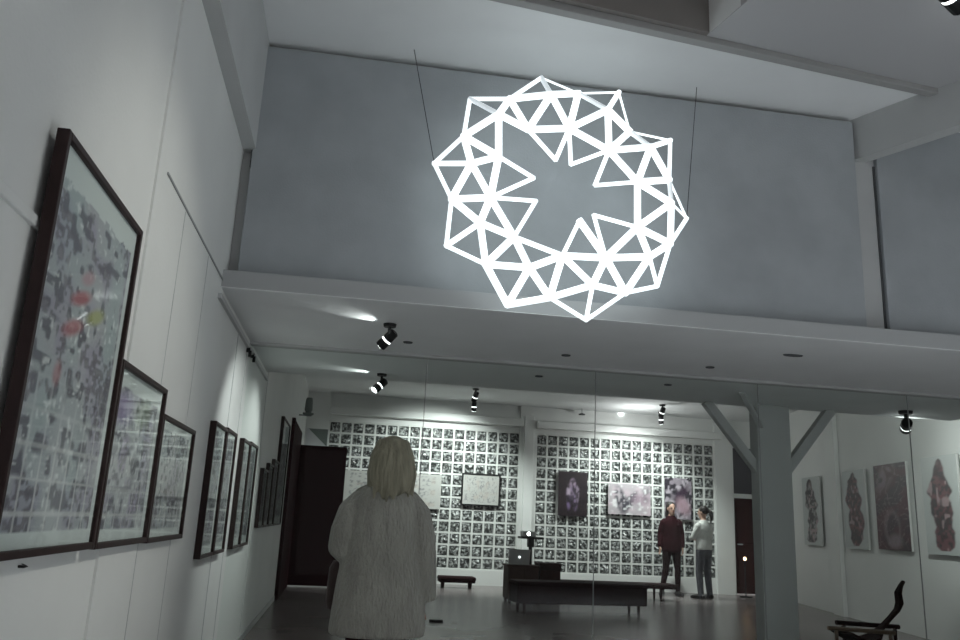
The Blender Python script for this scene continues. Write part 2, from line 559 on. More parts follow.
wf = thing('wall_fixture', 'small grey green fixture on the wall above the maroon door frame', 'fixture', tuple(at(308, 416, 'Y', 13.6)))
MB().stack([(0, .05, .05), (.03, .09, .07), (.05, .09, .07)], 14).build('bracket', M['fixture'], wf)
MB().stack([(.05, .04, .04), (.1, .065, .06), (.24, .06, .055), (.30, .05, .05)], 14).build('body', M['fixture'], wf, smooth=True)
MB().box(-.5, 0, -.01, .01, .0, .02).build('arm', M['fixture'], wf)

# glass partition under the mezzanine: panes between the two side walls
gp = thing('window_3', 'clear frameless glass partition under the mezzanine beam', 'glass partition', (0, 6.645, 0))
gp['kind'] = 'structure'
for x0, x1 in ((XL, 0.583), (0.589, 2.05), (2.056, 3.55), (3.556, 5.02), (5.026, 6.82)):
    box(x0 + .004, x1 - .002, -.004, .004, .01, ZM - .02).build('pane', M['pane'], gp)
for x in (.586, 2.053, 3.553, 5.023):
    box(x - .0025, x + .0025, -.005, .005, .01, ZM - .02).build('joint', M['joint'], gp)

# the post with its braces
po = thing('pillar', 'square white post with braces under the mezzanine beam', 'post', (4.375, 8.03, 0))
po['kind'] = 'structure'
box(-.185, .185, -.16, .02, 0, ZM).build('post', M['beam'], po, bevel=.012)


def brace(p, q, w):
    p, q = Vector(p), Vector(q)
    d = (q - p).normalized()
    side = Vector((0, 1, 0)) if abs(d.y) < .5 else Vector((1, 0, 0))
    n = d.cross(side).normalized()
    r = [[p + side * a * w + n * b * w for a, b in ((-1, -1), (1, -1), (1, 1), (-1, 1))], [q + side * a * w + n * b * w for a, b in ((-1, -1), (1, -1), (1, 1), (-1, 1))]]
    MB().loft(r).build('brace', M['beam'], po, bevel=.006)


brace((-.10, -.07, 1.78), (-.71, -.07, 2.53), .045)
brace((.10, -.07, 1.78), (.71, -.07, 2.53), .05)
brace((-.14, -.14, 2.30), (-.68, -.80, 2.53), .03)

# ------------------------------------------------------------------ the light sculpture
PTS = dict(A=(469.9, 98.9), B=(509.7, 98.9), C=(541.4, 77.7), D=(463.7, 136.1), E=(498.7, 114.2), F=(434.2, 163.4), G=(471.4, 163.4), H=(498.7, 156.5),
           I=(528.2, 129.5), J=(551.2, 94.5), K=(533.7, 178), L=(490.5, 197.5), M=(451.5, 199), N=(555.6, 160.1), O=(569.2, 128.4), P=(578.4, 93.4),
           Q=(618.9, 92.3), R=(607.9, 109.8), S=(629.8, 131.7), T=(609, 150.3), U=(570.8, 164.5), V=(670.3, 140.4), W=(650.6, 147), X=(594.8, 185.3),
           Y=(637.5, 182), Z=(669.2, 179.8), a=(535.9, 200.9), b=(480.1, 222.8), c=(514, 237), d=(446.2, 245.8), e=(485.6, 264.3), f=(529.3, 267.6),
           g=(507.5, 304.8), h=(549.7, 297.6), i=(562.5, 255.6), j=(579.5, 220.6), k=(605.8, 257.8), l=(593.7, 215.1), m=(637.5, 227.2), n=(592.6, 285.1),
           o=(586.1, 320.1), p=(625.4, 292.8), q=(649.5, 256.7), r=(657.2, 286.2), s=(670.3, 243.6), t=(671.4, 203.1), u=(686.7, 218.4))
THICK = 'BE BI EI EH ED DG DH GH GM GL HL ML IJ JO IO JP PO BJ OT RT RO RS ST TW TY WY WZ YZ YW Yt Ym mt ms ts Zt mq sq kq km kp qp ki kn np ni hi hn fh fi fc ec eb bc bM bL Lc ef eg fg hg im LM kj'.split()
THICK = [e for e in THICK if e not in ('im', 'LM', 'fg', 'YW')] + ['fg']
THIN = 'AB AD CB CP PQ QS SV VZ DF FM Md de HK KL IN NO OU UT TX XY La ac ij jk kl lm qr rs su ut Zu pr op oh no gh nh'.split()
THIN = [e for e in THIN if e not in ('gh', 'nh', 'qr')] + ['qr']
MID = 'FG QR VW ci eg bd tm Wt'.split()
MID = [e for e in MID if e not in ('eg', 'tm', 'Wt')]
DIM = 'AE CJ PR SW Zt'.split()
DEPTH = {}
for kk in PTS:
    DEPTH[kk] = 4.60
for kk in 'ACQVFdgoru':
    DEPTH[kk] = 4.84
for kk in 'BDPSMehpZstq':
    DEPTH[kk] = 4.72
for kk in 'KNUXalj':
    DEPTH[kk] = 4.66
P3 = {kk: at(x, y, 'Y', DEPTH[kk]) for kk, (x, y) in PTS.items()}
sc = at(560, 200, 'Y', 4.9)
star = thing('light_sculpture', 'large glowing white ring of triangles hanging before the grey board', 'light', tuple(sc))
seen = set()


def bar(edge, r, m, name):
    if frozenset(edge) in seen:
        return
    seen.add(frozenset(edge))
    p, q = P3[edge[0]] - sc, P3[edge[1]] - sc
    dd = (q - p).normalized()
    MB().tube([p - dd * r * .3, q + dd * r * .3], r, 8).build(name, m, star, smooth=False)


for e_ in DIM:
    bar(e_, .016, M['stardim'], 'dim_bar')
for e_ in THICK:
    bar(e_, .0235, M['star'], 'light_bar')
for e_ in MID:
    bar(e_, .018, M['star'], 'light_bar')
for e_ in THIN:
    bar(e_, .0145 if e_ not in ('QS', 'SV', 'CP', 'ut', 'Zu', 'PQ') else .008, M['star'], 'outer_rod')
for kk, top in (('F', (413, 66)), ('u', (697, 100))):
    tp = at(top[0], top[1], 'Y', 4.98)
    tp.z = 4.333
    MB().tube([P3[kk] - sc, tp - sc], .0025, 6).build('cable', M['black'], star)
print('star bars', len(seen))


# ------------------------------------------------------------------ ceiling spots
def spot_thing(label, base, aim, group, lit=True, scale=1.0, wall=None):
    """black ceiling spot: base is the point on the ceiling, aim the point it lights"""
    t = thing('ceiling_spotlight', label, 'spotlight', base, 0, group)
    s = scale
    MB().stack([(-.025 * s, .05 * s, .05 * s), (0, .055 * s, .055 * s)], 18).build('ceiling_plate', M['black'], t)
    MB().tube([(0, 0, -.02 * s), (0, 0, -.10 * s)], .014 * s, 8).build('stem', M['black'], t)
    piv = Vector((0, 0, -.115 * s))
    d = (Vector(aim) - Vector(base) - piv).normalized()
    hd = MB().tube([piv - d * .07 * s, piv - d * .06 * s, piv + d * .02 * s], [.030 * s, .042 * s, .044 * s], 16).build('lamp_body', M['black'], t)
    MB().tube([piv + d * .02 * s, piv + d * .035 * s], .043 * s, 16).build('vent_ring', M['vent'] if lit else M['silver'], hd)
    MB().tube([piv + d * .035 * s, piv + d * .10 * s, piv + d * .104 * s], [.046 * s, .046 * s, .042 * s], 16).build('shade', M['black'], hd)
    MB().tube([piv + d * .100 * s, piv + d * .106 * s], .036 * s, 16).build('lens', M['lens'] if lit else M['silver'], hd)
    return t, Vector(base) + piv + d * .115 * s, d


def spot_light(pos, d, watts, cone, blend=.6, color=(0.93, 1.0, 0.97), radius=.035):
    l = bpy.data.lights.new('spot_beam', 'SPOT')
    l.energy = watts * SPOT_GAIN
    l.spot_size = math.radians(cone)
    l.spot_blend = blend
    l.color = color
    l.shadow_soft_size = radius
    o = bpy.data.objects.new('spot_beam', l)
    COL.objects.link(o)
    o.location = pos
    o.rotation_euler = d.to_track_quat('-Z', 'Y').to_euler()
    return o


G = 'black ceiling spotlights'
SPOTS = [
    # label, base, aim, watts, cone, scale
    ('black spotlight under the mezzanine nearest the ledge, turned to the left wall', (0.213, 5.6, ZM), (XL, 6.3, 1.3), 38, 90, .86),
    ('black spotlight under the mezzanine behind the glass, its lens bright', (0.253, 7.7, ZM), (XL, 7.3, 1.3), 38, 90, .88),
    ('black spotlight under the mezzanine aimed at the tall figure prints', (5.73, 7.62, ZM), (7.6, 10.6, 1.7), 90, 90, 1.3),
    ('bright spotlight in the rear hall before the framed drawing', (2.16, 14.2, ZB), (1.6, YB, 1.0), 300, 115, 1.1),
    ('small dark spotlight below and behind the bright one near the framed drawing', (2.33, 15.45, ZB), (2.4, YB, 1.3), 14, 90, 1.1),
    ('twin head spotlight in the rear hall above the purple print', (5.80, 14.5, ZB), (5.5, YB, .9), 250, 115, 1.1),
    ('spotlight hanging just below the twin head, close to the right bay header', (6.15, 15.45, ZB), (6.4, YB, 1.3), 12, 90, 1.1),
    ('dark spotlight on the front ceiling at the top corner, turned away to the side wall', tuple(at(944, -38, 'Z', 4.325)), (6.2, 4.6, 3.2), 6, 60, 1.5),
]
for lab, base, aim, w, cone, s_ in SPOTS:
    t_, p_, d_ = spot_thing(lab, base, aim, G, scale=s_)
    spot_light(p_, d_, w, cone)
spot_light(Vector((2.7, 2.3, 4.2)), (Vector((XL, 3.35, 1.65)) - Vector((2.7, 2.3, 4.2))).normalized(), 165, 38, .9, (1.0, 1.0, .91))  # unseen spot added without a fixture to light the left wall
# light leaking from the vents of the two mezzanine heads on to the ceiling beside them
for base, tgt in (((0.213, 5.6, ZM), (0.02, 5.45, ZM)), ((0.253, 7.7, ZM), (0.02, 7.62, ZM))):
    p_ = Vector(base) + Vector((-.07, -.03, -.075))
    spot_light(p_, (Vector(tgt) - p_).normalized(), 4.0, 60, .9, radius=.01)

for lab, (x, y) in (('small dark ceiling spot under the sculpture tip', (566, 355)), ('small dark ceiling spot between mezzanine beam and glass seam', (539, 376)),
                    ('small dark ceiling spot above the twin spotlight', (668, 384.5)), ('small dark ceiling spot left of the post top', (710, 367)),
                    ('flat dark ceiling vent above the post', (793, 355)), ('small dark ceiling spot next to the first black spotlight', (408, 342))):
    p_ = at(x, y, 'Z', ZM)
    rx_ = .075 if 'vent' in lab else .035
    o_ = MB().stack([(-.008, rx_, .03), (0.001, rx_ * 1.1, .034)], 16).build('recessed_downlight' if 'vent' not in lab else 'ceiling_vent', M['seam'], loc=tuple(p_))
    tag(o_, lab, 'downlight' if 'vent' not in lab else 'vent', None)
o_ = thing('ceiling_sensor', 'small grey sensor on a stem below the rear hall ceiling', 'sensor', tuple(at(582, 409, 'Z', ZB)))
MB().tube([(0, 0, 0), (0, 0, -.09)], .012, 8).build('stem', M['trim'], o_)
MB().stack([(-.12, .06, .06), (-.105, .07, .07), (-.09, .03, .03)], 14).build('body', M['seam'], o_)
o_ = MB().ball((0, 0, -.03), (.06, .06, .03), 12, 8).build('ceiling_lamp', M['vent'], loc=tuple(at(621, 413, 'Z', ZB)))
lp_ = bpy.data.lights.new('ceiling_lamp_light', 'POINT')
lp_.energy = 16
lp_.shadow_soft_size = .06
lpo = bpy.data.objects.new('ceiling_lamp_light', lp_)
COL.objects.link(lpo)
lpo.location = o_.location + Vector((0, -1.0, -.5))
tag(o_, 'small bright lamp on the rear hall ceiling above the right bay', 'lamp')
for lab, p_ in (('small dark clip on the picture rail, nearer one', (XL + .03, 6.43, 2.39)), ('small dark clip on the picture rail, farther one', (XL + .03, 6.72, 2.40))):
    o_ = MB().box(-.012, .012, -.012, .012, -.025, .025).box(-.03, 0, -.008, .008, .01, .05).build('rail_clip', M['black'], loc=p_, bevel=.004)
    tag(o_, lab, 'clip')
o_ = MB().tube([(-.022, 0, 0), (.004, 0, 0), (.006, 0, .004)], [.004, .004, .010], 10).build('wall_hook', M['black'], loc=(XL + .0, 2.49, 1.02))
tag(o_, 'small dark nail in the wall below the largest framed print', 'nail')

# ------------------------------------------------------------------ prints
RNG = np.random.default_rng(7)


def noise2(u, v, seed):
    """smooth value noise on arrays"""
    def h(i, j):
        x = np.sin(i * 127.1 + j * 311.7 + seed * 74.7) * 43758.5453
        return x - np.floor(x)
    i, j = np.floor(u), np.floor(v)
    fu, fv = u - i, v - j
    fu, fv = fu * fu * (3 - 2 * fu), fv * fv * (3 - 2 * fv)
    return (h(i, j) * (1 - fu) + h(i + 1, j) * fu) * (1 - fv) + (h(i, j + 1) * (1 - fu) + h(i + 1, j + 1) * fu) * fv


def mix(c, new, k):
    return c * (1 - k[..., None]) + np.array(new, float) * k[..., None]


def blob(u, v, cu, cv, ru, rv, ang=0, soft=.25):
    du, dv = u - cu, v - cv
    ca, sa = math.cos(ang), math.sin(ang)
    x, y = (du * ca + dv * sa) / ru, (-du * sa + dv * ca) / rv
    r = np.sqrt(x * x + y * y)
    return np.clip((1 + soft - r) / (2 * soft), 0, 1)


def collage(seed, top=.16, side=.07, bot=.07, lilac=.4, dark=.0, blobs=()):
    def fn(u, v, w, h):
        c = np.full(u.shape + (3,), 0.62) * np.array([1.0, 1.03, 1.03])
        X, Y = u * w, v * h
        body = np.full(u.shape + (3,), .40) * np.array([1, .98, 1.06])
        n1 = noise2(X * 9, Y * 14, seed)
        n2 = noise2(X * 24, Y * 34, seed + 3)
        n3 = noise2(X * 50, Y * 70, seed + 9)
        n4 = noise2(X * 6, Y * 5, seed + 5)
        body = mix(body, (.30, .24, .36), np.clip((n1 - .42) * 3, 0, 1) * lilac)
        body = mix(body, (.36, .44, .45), np.clip((n4 - .5) * 2.2, 0, 1) * .5)
        body = mix(body, (.09, .08, .11), np.clip((n2 - .58) * 7, 0, 1) * .8)
        body = mix(body, (.80, .80, .80), np.clip((n3 - .72) * 6, 0, 1) * .6)
        body = mix(body, (.14, .12, .15), np.clip((n3 * n1 - .36) * 8, 0, 1) * .8)
        gx = np.abs(((X * 9) % 1) - .5) > .44
        gy = np.abs(((Y * 11) % 1) - .5) > .44
        body = mix(body, (.68, .66, .66), (gx | gy) * np.clip((.5 - v) * 3, 0, 1) * .55)
        for cu, cv, ru, rv, col, k in blobs:
            body = mix(body, col, blob(u, v, cu, cv, ru, rv, .2, .4) * k)
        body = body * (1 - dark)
        inside = ((u > side) & (u < 1 - side) & (v > bot) & (v < 1 - top + .02 * noise2(X * 25, Y * 0, seed))).astype(float)
        return mix(c, (0, 0, 0), inside) + body * inside[..., None]
    return fn


def figure(seed, col_a, col_b, bgc=(.52, .55, .54), twist=1.0):
    """one slim standing figure on a white ground"""
    def fn(u, v, w, h):
        c = np.ones(u.shape + (3,)) * np.array(bgc)
        n1 = noise2(u * 9, v * 22, seed)
        n2 = noise2(u * 16, v * 34, seed + 4)
        cx = .5 + .05 * twist * np.sin(v * 7 + seed)
        wdt = np.interp(v, [.03, .08, .2, .35, .5, .62, .72, .8, .88, .95, .985], [.12, .28, .24, .33, .25, .36, .32, .22, .20, .12, 0])
        wdt = wdt * (.75 + .5 * noise2(u * 0 + 3, v * 14, seed + 8))
        k = np.clip((wdt - np.abs(u - cx)) / .05, 0, 1) * ((v > .04) & (v < .975))
        body = mix(np.ones(u.shape + (3,)) * np.array(col_a), col_b, np.clip((n1 - .42) * 4, 0, 1))
        body = mix(body, (.05, .045, .05), np.clip((n2 - .47) * 6, 0, 1) * .9)
        body = mix(body, (.45, .33, .34), np.clip((noise2(u * 12, v * 18, seed + 6) - .68) * 6, 0, 1) * .8)
        body = mix(body, (.04, .03, .03), np.clip((v - .86) * 12, 0, 1) * .8)
        return c * (1 - k[..., None]) + body * k[..., None]
    return fn


def maroon_swirl(u, v, w, h):
    c = np.ones(u.shape + (3,)) * np.array((.085, .028, .038))
    n1 = noise2(u * 5 + 2 * np.sin(v * 6), v * 9, 3)
    n2 = noise2(u * 9 + np.sin(v * 13), v * 16, 8)
    c = mix(c, (.05, .03, .04), np.clip((n1 - .5) * 5, 0, 1))
    c = mix(c, (.26, .19, .21), np.clip(1 - np.abs(n2 - .55) * 18, 0, 1) * .8)
    arc = blob(u, v, .48, .25, .26, .22, 0, .12) * (1 - blob(u, v, .5, .24, .17, .17, 0, .12))
    c = mix(c, (.32, .25, .28), arc * .35)
    c = mix(c, (.30, .25, .27), blob(u, v, .55, .10, .2, .08, 0, .4) * .7)
    c = mix(c, (.24, .18, .20), blob(u, v, .35, .85, .28, .12, .4, .5) * np.clip(n2 * 1.6 - .3, 0, 1))
    return c


def purple_figure(u, v, w, h):
    c = np.ones(u.shape + (3,)) * np.array((.030, .020, .024))
    n = noise2(u * 9, v * 12, 5)
    for cu, cv, ru, rv, col in ((.5, .74, .10, .10, (.38, .28, .38)), (.5, .52, .20, .16, (.36, .27, .40)), (.38, .32, .08, .16, (.24, .17, .32)), (.6, .32, .08, .17, (.28, .20, .34)),
                                (.36, .55, .06, .14, (.5, .4, .5)), (.66, .5, .06, .16, (.45, .36, .46))):
        c = mix(c, col, blob(u, v, cu, cv, ru, rv, 0, .35) * np.clip(n * 1.7, .1, 1))
    c = mix(c, (.02, .015, .02), np.clip((noise2(u * 14, v * 18, 2) - .55) * 6, 0, 1) * .8)
    return c


def pale_scene(u, v, w, h):
    c = np.ones(u.shape + (3,)) * np.array((.40, .36, .385))
    n = noise2(u * 7, v * 6, 11)
    m_ = noise2(u * 16, v * 11, 4)
    c = mix(c, (.48, .40, .44), np.clip((n - .5) * 3, 0, 1))
    c = mix(c, (.06, .055, .07), blob(u, v, .30, .45, .13, .42, .2, .3) * np.clip(m_ * 4 - .6, 0, 1))
    c = mix(c, (.05, .045, .06), blob(u, v, .50, .42, .11, .36, -.5, .3) * np.clip(m_ * 4 - .6, 0, 1))
    c = mix(c, (.30, .22, .27), blob(u, v, .75, .5, .2, .16, 0, .5) * .8)
    c = mix(c, (.08, .07, .09), blob(u, v, .9, .7, .08, .25, 0, .5) * m_)
    c = mix(c, (.75, .74, .75), np.clip((m_ - .7) * 6, 0, 1) * .8)
    return c


def dark_pink(u, v, w, h):
    c = np.ones(u.shape + (3,)) * np.array((.26, .225, .26))
    n = noise2(u * 8, v * 9, 21)
    m_ = noise2(u * 15, v * 14, 14)
    c = mix(c, (.035, .03, .04), np.clip((n - .38) * 6, 0, 1))
    c = mix(c, (.5, .45, .5), np.clip((m_ - .62) * 6, 0, 1) * .8)
    c = mix(c, (.05, .03, .05), blob(u, v, .62, .62, .3, .12, .5, .4))
    c = mix(c, (.40, .27, .32), blob(u, v, .68, .32, .26, .18, -.5, .4) * .9)
    return c


def line_drawing(seed, warm=0.0):
    def fn(u, v, w, h):
        c = np.ones(u.shape + (3,)) * np.array((.46, .46, .44))
        inner = ((u > .06) & (u < .94) & (v > .07) & (v < .93)).astype(float)
        n = noise2(u * 26, v * 18, seed)
        m_ = noise2(u * 60, v * 30, seed + 2)
        c = mix(c, (.20, .20, .21), np.clip((n * m_ - .32) * 7, 0, 1) * inner * .8)
        c = mix(c, (.45, .40, .36), np.clip((noise2(u * 12, v * 8, seed + 5) - .62) * 4, 0, 1) * inner * .6)
        return c
    return fn


def print_part(name, w, h, nu, nv, fn, m, parent, y0, thick):
    """printed sheet: front grid in local x/z facing -y at y0, with real thickness behind"""
    us, vs = np.linspace(0, 1, nu + 1), np.linspace(0, 1, nv + 1)
    U, V = np.meshgrid(us, vs)
    colr = np.clip(fn(U, V, w, h), 0, 1).reshape(-1, 3)
    verts = [((u - .5) * w, y0, v * h) for v in vs for u in us]
    faces = [(j * (nu + 1) + i, j * (nu + 1) + i + 1, (j + 1) * (nu + 1) + i + 1, (j + 1) * (nu + 1) + i) for j in range(nv) for i in range(nu)]
    nf = len(verts)
    verts += [(-w / 2, y0, 0), (w / 2, y0, 0), (w / 2, y0, h), (-w / 2, y0, h), (-w / 2, y0 + thick, 0), (w / 2, y0 + thick, 0), (w / 2, y0 + thick, h), (-w / 2, y0 + thick, h)]
    faces += [tuple(nf + i for i in f) for f in ((0, 4, 5, 1), (1, 5, 6, 2), (2, 6, 7, 3), (3, 7, 4, 0), (4, 7, 6, 5))]
    me = bpy.data.meshes.new(name)
    me.from_pydata(verts, [], faces)
    a = me.attributes.new('ink', 'FLOAT_COLOR', 'POINT')
    full = np.ones((len(verts), 4))
    full[:nf, :3] = colr
    full[nf:, :3] = (.5, .5, .49)
    a.data.foreach_set('color', full.ravel())
    me.materials.append(m)
    o = bpy.data.objects.new(name, me)
    COL.objects.link(o)
    o.parent = parent
    return o


def frame_part(w, h, fw, depth, m, parent):
    b = MB()
    b.box(-w / 2, -w / 2 + fw, -depth, 0, 0, h).box(w / 2 - fw, w / 2, -depth, 0, 0, h)
    b.box(-w / 2 + fw, w / 2 - fw, -depth, 0, 0, fw).box(-w / 2 + fw, w / 2 - fw, -depth, 0, h - fw, h)
    return b.build('frame', m, parent, bevel=.003)


def framed(label, wall_x, y0, y1, z0, z1, fn, fw=.022, depth=.04, res=70, group='framed prints on the left wall', glass=True, tilt=0.0):
    w, h = y1 - y0, z1 - z0
    t = thing('framed_print', label, 'framed print', (wall_x, (y0 + y1) / 2, z0), math.pi / 2, group)
    frame_part(w, h, fw, depth, M['frame'], t)
    iw, ih = w - 2 * fw, h - 2 * fw
    pr = print_part('print', iw, ih, int(res * iw), int(res * ih), fn, M['paper'], t, -depth * .55, .006)
    pr.location = (0, 0, fw)
    if glass:
        g = box(-iw / 2, iw / 2, -depth * .8, -depth * .8 + .003, fw, h - fw).build('glass', M['picpane'], t)
    box(-w / 2 + .01, w / 2 - .01, -.003, 0.0, .01, h - .01).build('backing', M['black'], t)
    return t


red, yel, pin = (.42, .10, .12), (.36, .36, .10), (.46, .20, .24)
framed('largest dark framed print, pale collage with red and yellow spots, nearest of the left wall', XL + .012, 2.15, 2.98, 1.05, 2.178,
       collage(2, top=.09, side=.05, bot=.04, lilac=.5, blobs=((.42, .665, .10, .020, red, .8), (.38, .575, .10, .022, red, .75), (.62, .645, .10, .022, yel, .75), (.46, .73, .07, .02, pin, .6), (.30, .44, .04, .03, red, .5))),
       fw=.022, depth=.034, res=150)
framed('tall narrow framed print just right of the largest one, lilac patch at its top', XL, 3.012, 3.765, 1.045, 1.705, collage(9, top=.12, lilac=.8, blobs=((.22, .78, .16, .10, (.30, .22, .42), .6), (.62, .80, .16, .10, (.24, .28, .2), .6))), res=110)
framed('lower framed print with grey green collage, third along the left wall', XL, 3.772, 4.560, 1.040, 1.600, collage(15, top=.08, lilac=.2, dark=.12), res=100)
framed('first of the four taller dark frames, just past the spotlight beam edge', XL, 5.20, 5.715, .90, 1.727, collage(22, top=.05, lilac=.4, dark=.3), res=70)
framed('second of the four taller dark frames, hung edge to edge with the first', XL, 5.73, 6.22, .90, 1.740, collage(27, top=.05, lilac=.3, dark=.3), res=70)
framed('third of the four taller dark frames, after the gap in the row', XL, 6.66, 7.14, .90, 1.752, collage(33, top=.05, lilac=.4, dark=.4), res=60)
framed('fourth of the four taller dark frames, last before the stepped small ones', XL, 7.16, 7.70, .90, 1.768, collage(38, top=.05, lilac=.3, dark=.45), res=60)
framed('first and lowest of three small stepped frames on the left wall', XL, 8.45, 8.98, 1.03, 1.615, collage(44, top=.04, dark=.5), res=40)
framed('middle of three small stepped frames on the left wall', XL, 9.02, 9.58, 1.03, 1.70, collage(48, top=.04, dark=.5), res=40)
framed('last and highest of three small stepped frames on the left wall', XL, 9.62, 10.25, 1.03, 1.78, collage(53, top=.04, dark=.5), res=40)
framed('tall pale framed sheet beside the maroon door frame', XL, 10.30, 11.50, 1.03, 2.352, collage(58, top=.05, dark=.1), res=40)


def board_print(label, x, y, rz, w, z0, h, fn, ru, rv, name='art_board', group=None, off=.03, thick=.03):
    t = thing(name, label, 'art print', (x, y, z0), rz, group)
    p_ = print_part('print', w, h, ru, rv, fn, M['canvas'], t, -off - thick, thick)
    MB().box(-w * .3, w * .3, -off - .002, .004, h * .12, h * .16).box(-w * .3, w * .3, -off - .002, .004, h * .84, h * .88).build('hanging_rail', M['black'], t)
    return t


ANG = math.radians(-90) - math.atan(.2)


def on_right(label, ya, yb, z0, z1, fn):
    yc = (ya + yb) / 2
    board_print(label, xr(yc), yc, ANG, abs(yb - ya) * math.hypot(1, .2), z0, z1 - z0, fn, 40, 90, group='tall figure prints on the right wall')


on_right('white print half hidden behind the braced post', 14.60, 15.5, 1.055, 2.235, figure(2, (.2, .15, .15), (.12, .08, .08)))
on_right('white print with a small dark figure, beside the pilaster', 13.05, 13.86, 1.055, 2.225, figure(5, (.30, .29, .29), (.07, .065, .07), twist=1.4))
on_right('white print with a pink dressed figure, between pilaster and maroon board', 11.26, 12.06, 1.045, 2.23, figure(12, (.17, .075, .085), (.07, .035, .04)))
on_right('dark maroon print with pale swirls', 9.97, 10.93, 1.07, 2.245, maroon_swirl)
on_right('white print with a black and pink figure at the picture edge', 8.72, 9.56, 1.055, 2.25, figure(19, (.17, .075, .085), (.06, .035, .04), twist=.6))


def on_back(label, x0, x1, z0, z1, fn, rx_, rz_, name='art_board', off=.03):
    return board_print(label, (x0 + x1) / 2, YB - .02, 0, x1 - x0, z0, z1 - z0, fn, rx_, rz_, name, 'prints hung on the glass blocks', off=off)


on_back('dark upright print of a purple figure on the glass blocks', 4.175, 4.77, 1.375, 2.24, purple_figure, 30, 44)
on_back('wide pale print with black shapes on the glass blocks', 5.21, 6.10, 1.455, 2.06, pale_scene, 44, 30)
on_back('dark pink print behind the visitor in maroon', 6.40, 6.98, 1.415, 2.23, dark_pink, 30, 40)
t_ = on_back('framed pale drawing alone on the glass blocks, right of the woman in the coat', 2.25, 2.98, 1.50, 2.08, line_drawing(4), 60, 44, 'framed_drawing')
b_ = MB()
b_.box(-.385, -.355, -.07, -.02, -.02, .60).box(.355, .385, -.07, -.02, -.02, .60).box(-.355, .355, -.07, -.02, -.02, .01).box(-.355, .355, -.07, -.02, .57, .60)
b_.build('frame', M['black'], t_, bevel=.003)
on_back('wide white drawing on the glass blocks, mostly hidden by the woman in the coat', -0.05, 1.83, 1.38, 2.03, line_drawing(8), 90, 40, 'drawing_sheet')


# ------------------------------------------------------------------ furniture
def bench(label, loc, rz, L, W, z0, z1, leg_in, m):
    t = thing('bench', label, 'bench', loc, rz, 'dark benches in the rear hall')
    MB().box(-L / 2, L / 2, -W / 2, W / 2, z0, z1 - .05).build('seat_box', m, t, bevel=.02)
    MB().box(-L / 2 - .01, L / 2 + .01, -W / 2 - .01, W / 2 + .01, z1 - .07, z1).build('cushion', m, t, bevel=.025)
    for sx in (-1, 1):
        for sy in (-1, 1):
            MB().tube([(sx * (L / 2 - leg_in), sy * (W / 2 - .05), z0 + .02), (sx * (L / 2 - leg_in), sy * (W / 2 - .05), 0)], [.026, .017], 10).build('leg', M['darkwood'], t)
    return t


bench('long dark maroon upholstered bench on thin legs', (3.375, 11.62, 0), math.radians(5), 1.93, .42, .13, .425, .12, M['leather'])
bench('lower dark bench standing behind the maroon bench by the glass blocks', (4.7, 14.1, 0), math.radians(1), 2.25, .40, .20, .28, .3, M['darkwood'])
bench('small low dark bench under the framed drawing', (2.12, 15.2, 0), 0, .66, .32, .10, .205, .08, M['leather'])

cb = thing('side_cabinet', 'brown wooden cabinet behind the bench carrying the open laptop', 'cabinet', (2.83, 13.0, 0), 0)
box(-.24, .24, -.2, .2, .05, .535).build('body', M['cabinet'], cb, bevel=.006)
box(-.26, .26, -.22, .22, .535, .56).build('top', M['cabinet'], cb, bevel=.006)
for sx in (-1, 1):
    dr = box(sx * .12 - .11, sx * .12 + .11, -.215, -.195, .07, .52).build('door', M['cabinet'], cb, bevel=.004)
    MB().ball((sx * .03, -.225, .32), (.012, .012, .012), 10, 6).build('knob', M['silver'], dr)
    for sy in (-1, 1):
        box(sx * .2 - .02, sx * .2 + .02, sy * .16 - .02, sy * .16 + .02, 0, .06).build('leg', M['darkwood'], cb)
cr = thing('wooden_crate', 'dark red brown crate standing beside the laptop cabinet', 'crate', (3.28, 13.05, 0), 0)
box(-.165, .165, -.17, .17, 0, .50).build('body', M['doorwood'], cr, bevel=.006)
box(-.175, .175, -.18, .18, .50, .60).build('lid', M['darkwood'], cr, bevel=.008)
lp = thing('laptop', 'open silver laptop with a small glowing mark on its lid', 'laptop', (2.79, 13.0, .56), 0)
box(-.17, .17, -.02, .22, 0, .018).build('keyboard_base', M['silver'], lp, bevel=.004)
ld = MB()
ld.loft([[(-.17, -.02, .015), (.17, -.02, .015), (.17, -.008, .015), (-.17, -.008, .015)], [(-.17, -.09, .235), (.17, -.09, .235), (.17, -.078, .235), (-.17, -.078, .235)]])
lo = ld.build('lid', M['silver'], lp, bevel=.003)
MB().ball((0, -.058, .115), (.018, .008, .018), 12, 8).build('glowing_mark', M['logo'], lo)
pj = thing('projector_stand', 'black stand holding a flat shelf beside the laptop', 'stand', (3.08, 13.46, 0), 0)
MB().tube([(0, 0, .02), (0, 0, .955)], .03, 12).build('pole', M['black'], pj)
MB().stack([(0, .12, .12), (.015, .12, .12), (.03, .04, .04)], 20).build('base', M['black'], pj)
box(-.19, .19, -.15, .15, .95, .985).build('shelf', M['black'], pj, bevel=.006)
MB().box(-.05, .05, -.05, .05, .82, .95).build('bracket', M['black'], pj, bevel=.006)
pr_ = thing('projector', 'small white projector with a bright lens on the black stand', 'projector', (3.03, 13.43, .985), 0)
box(-.11, .11, -.10, .12, 0, .085).build('body', M['silver'], pr_, bevel=.012)
MB().tube([(-.02, -.10, .045), (-.02, -.125, .045)], .036, 16).build('lens_barrel', M['black'], pr_)
MB().tube([(-.02, -.124, .045), (-.02, -.128, .045)], .030, 16).build('lens', M['projlamp'], pr_)

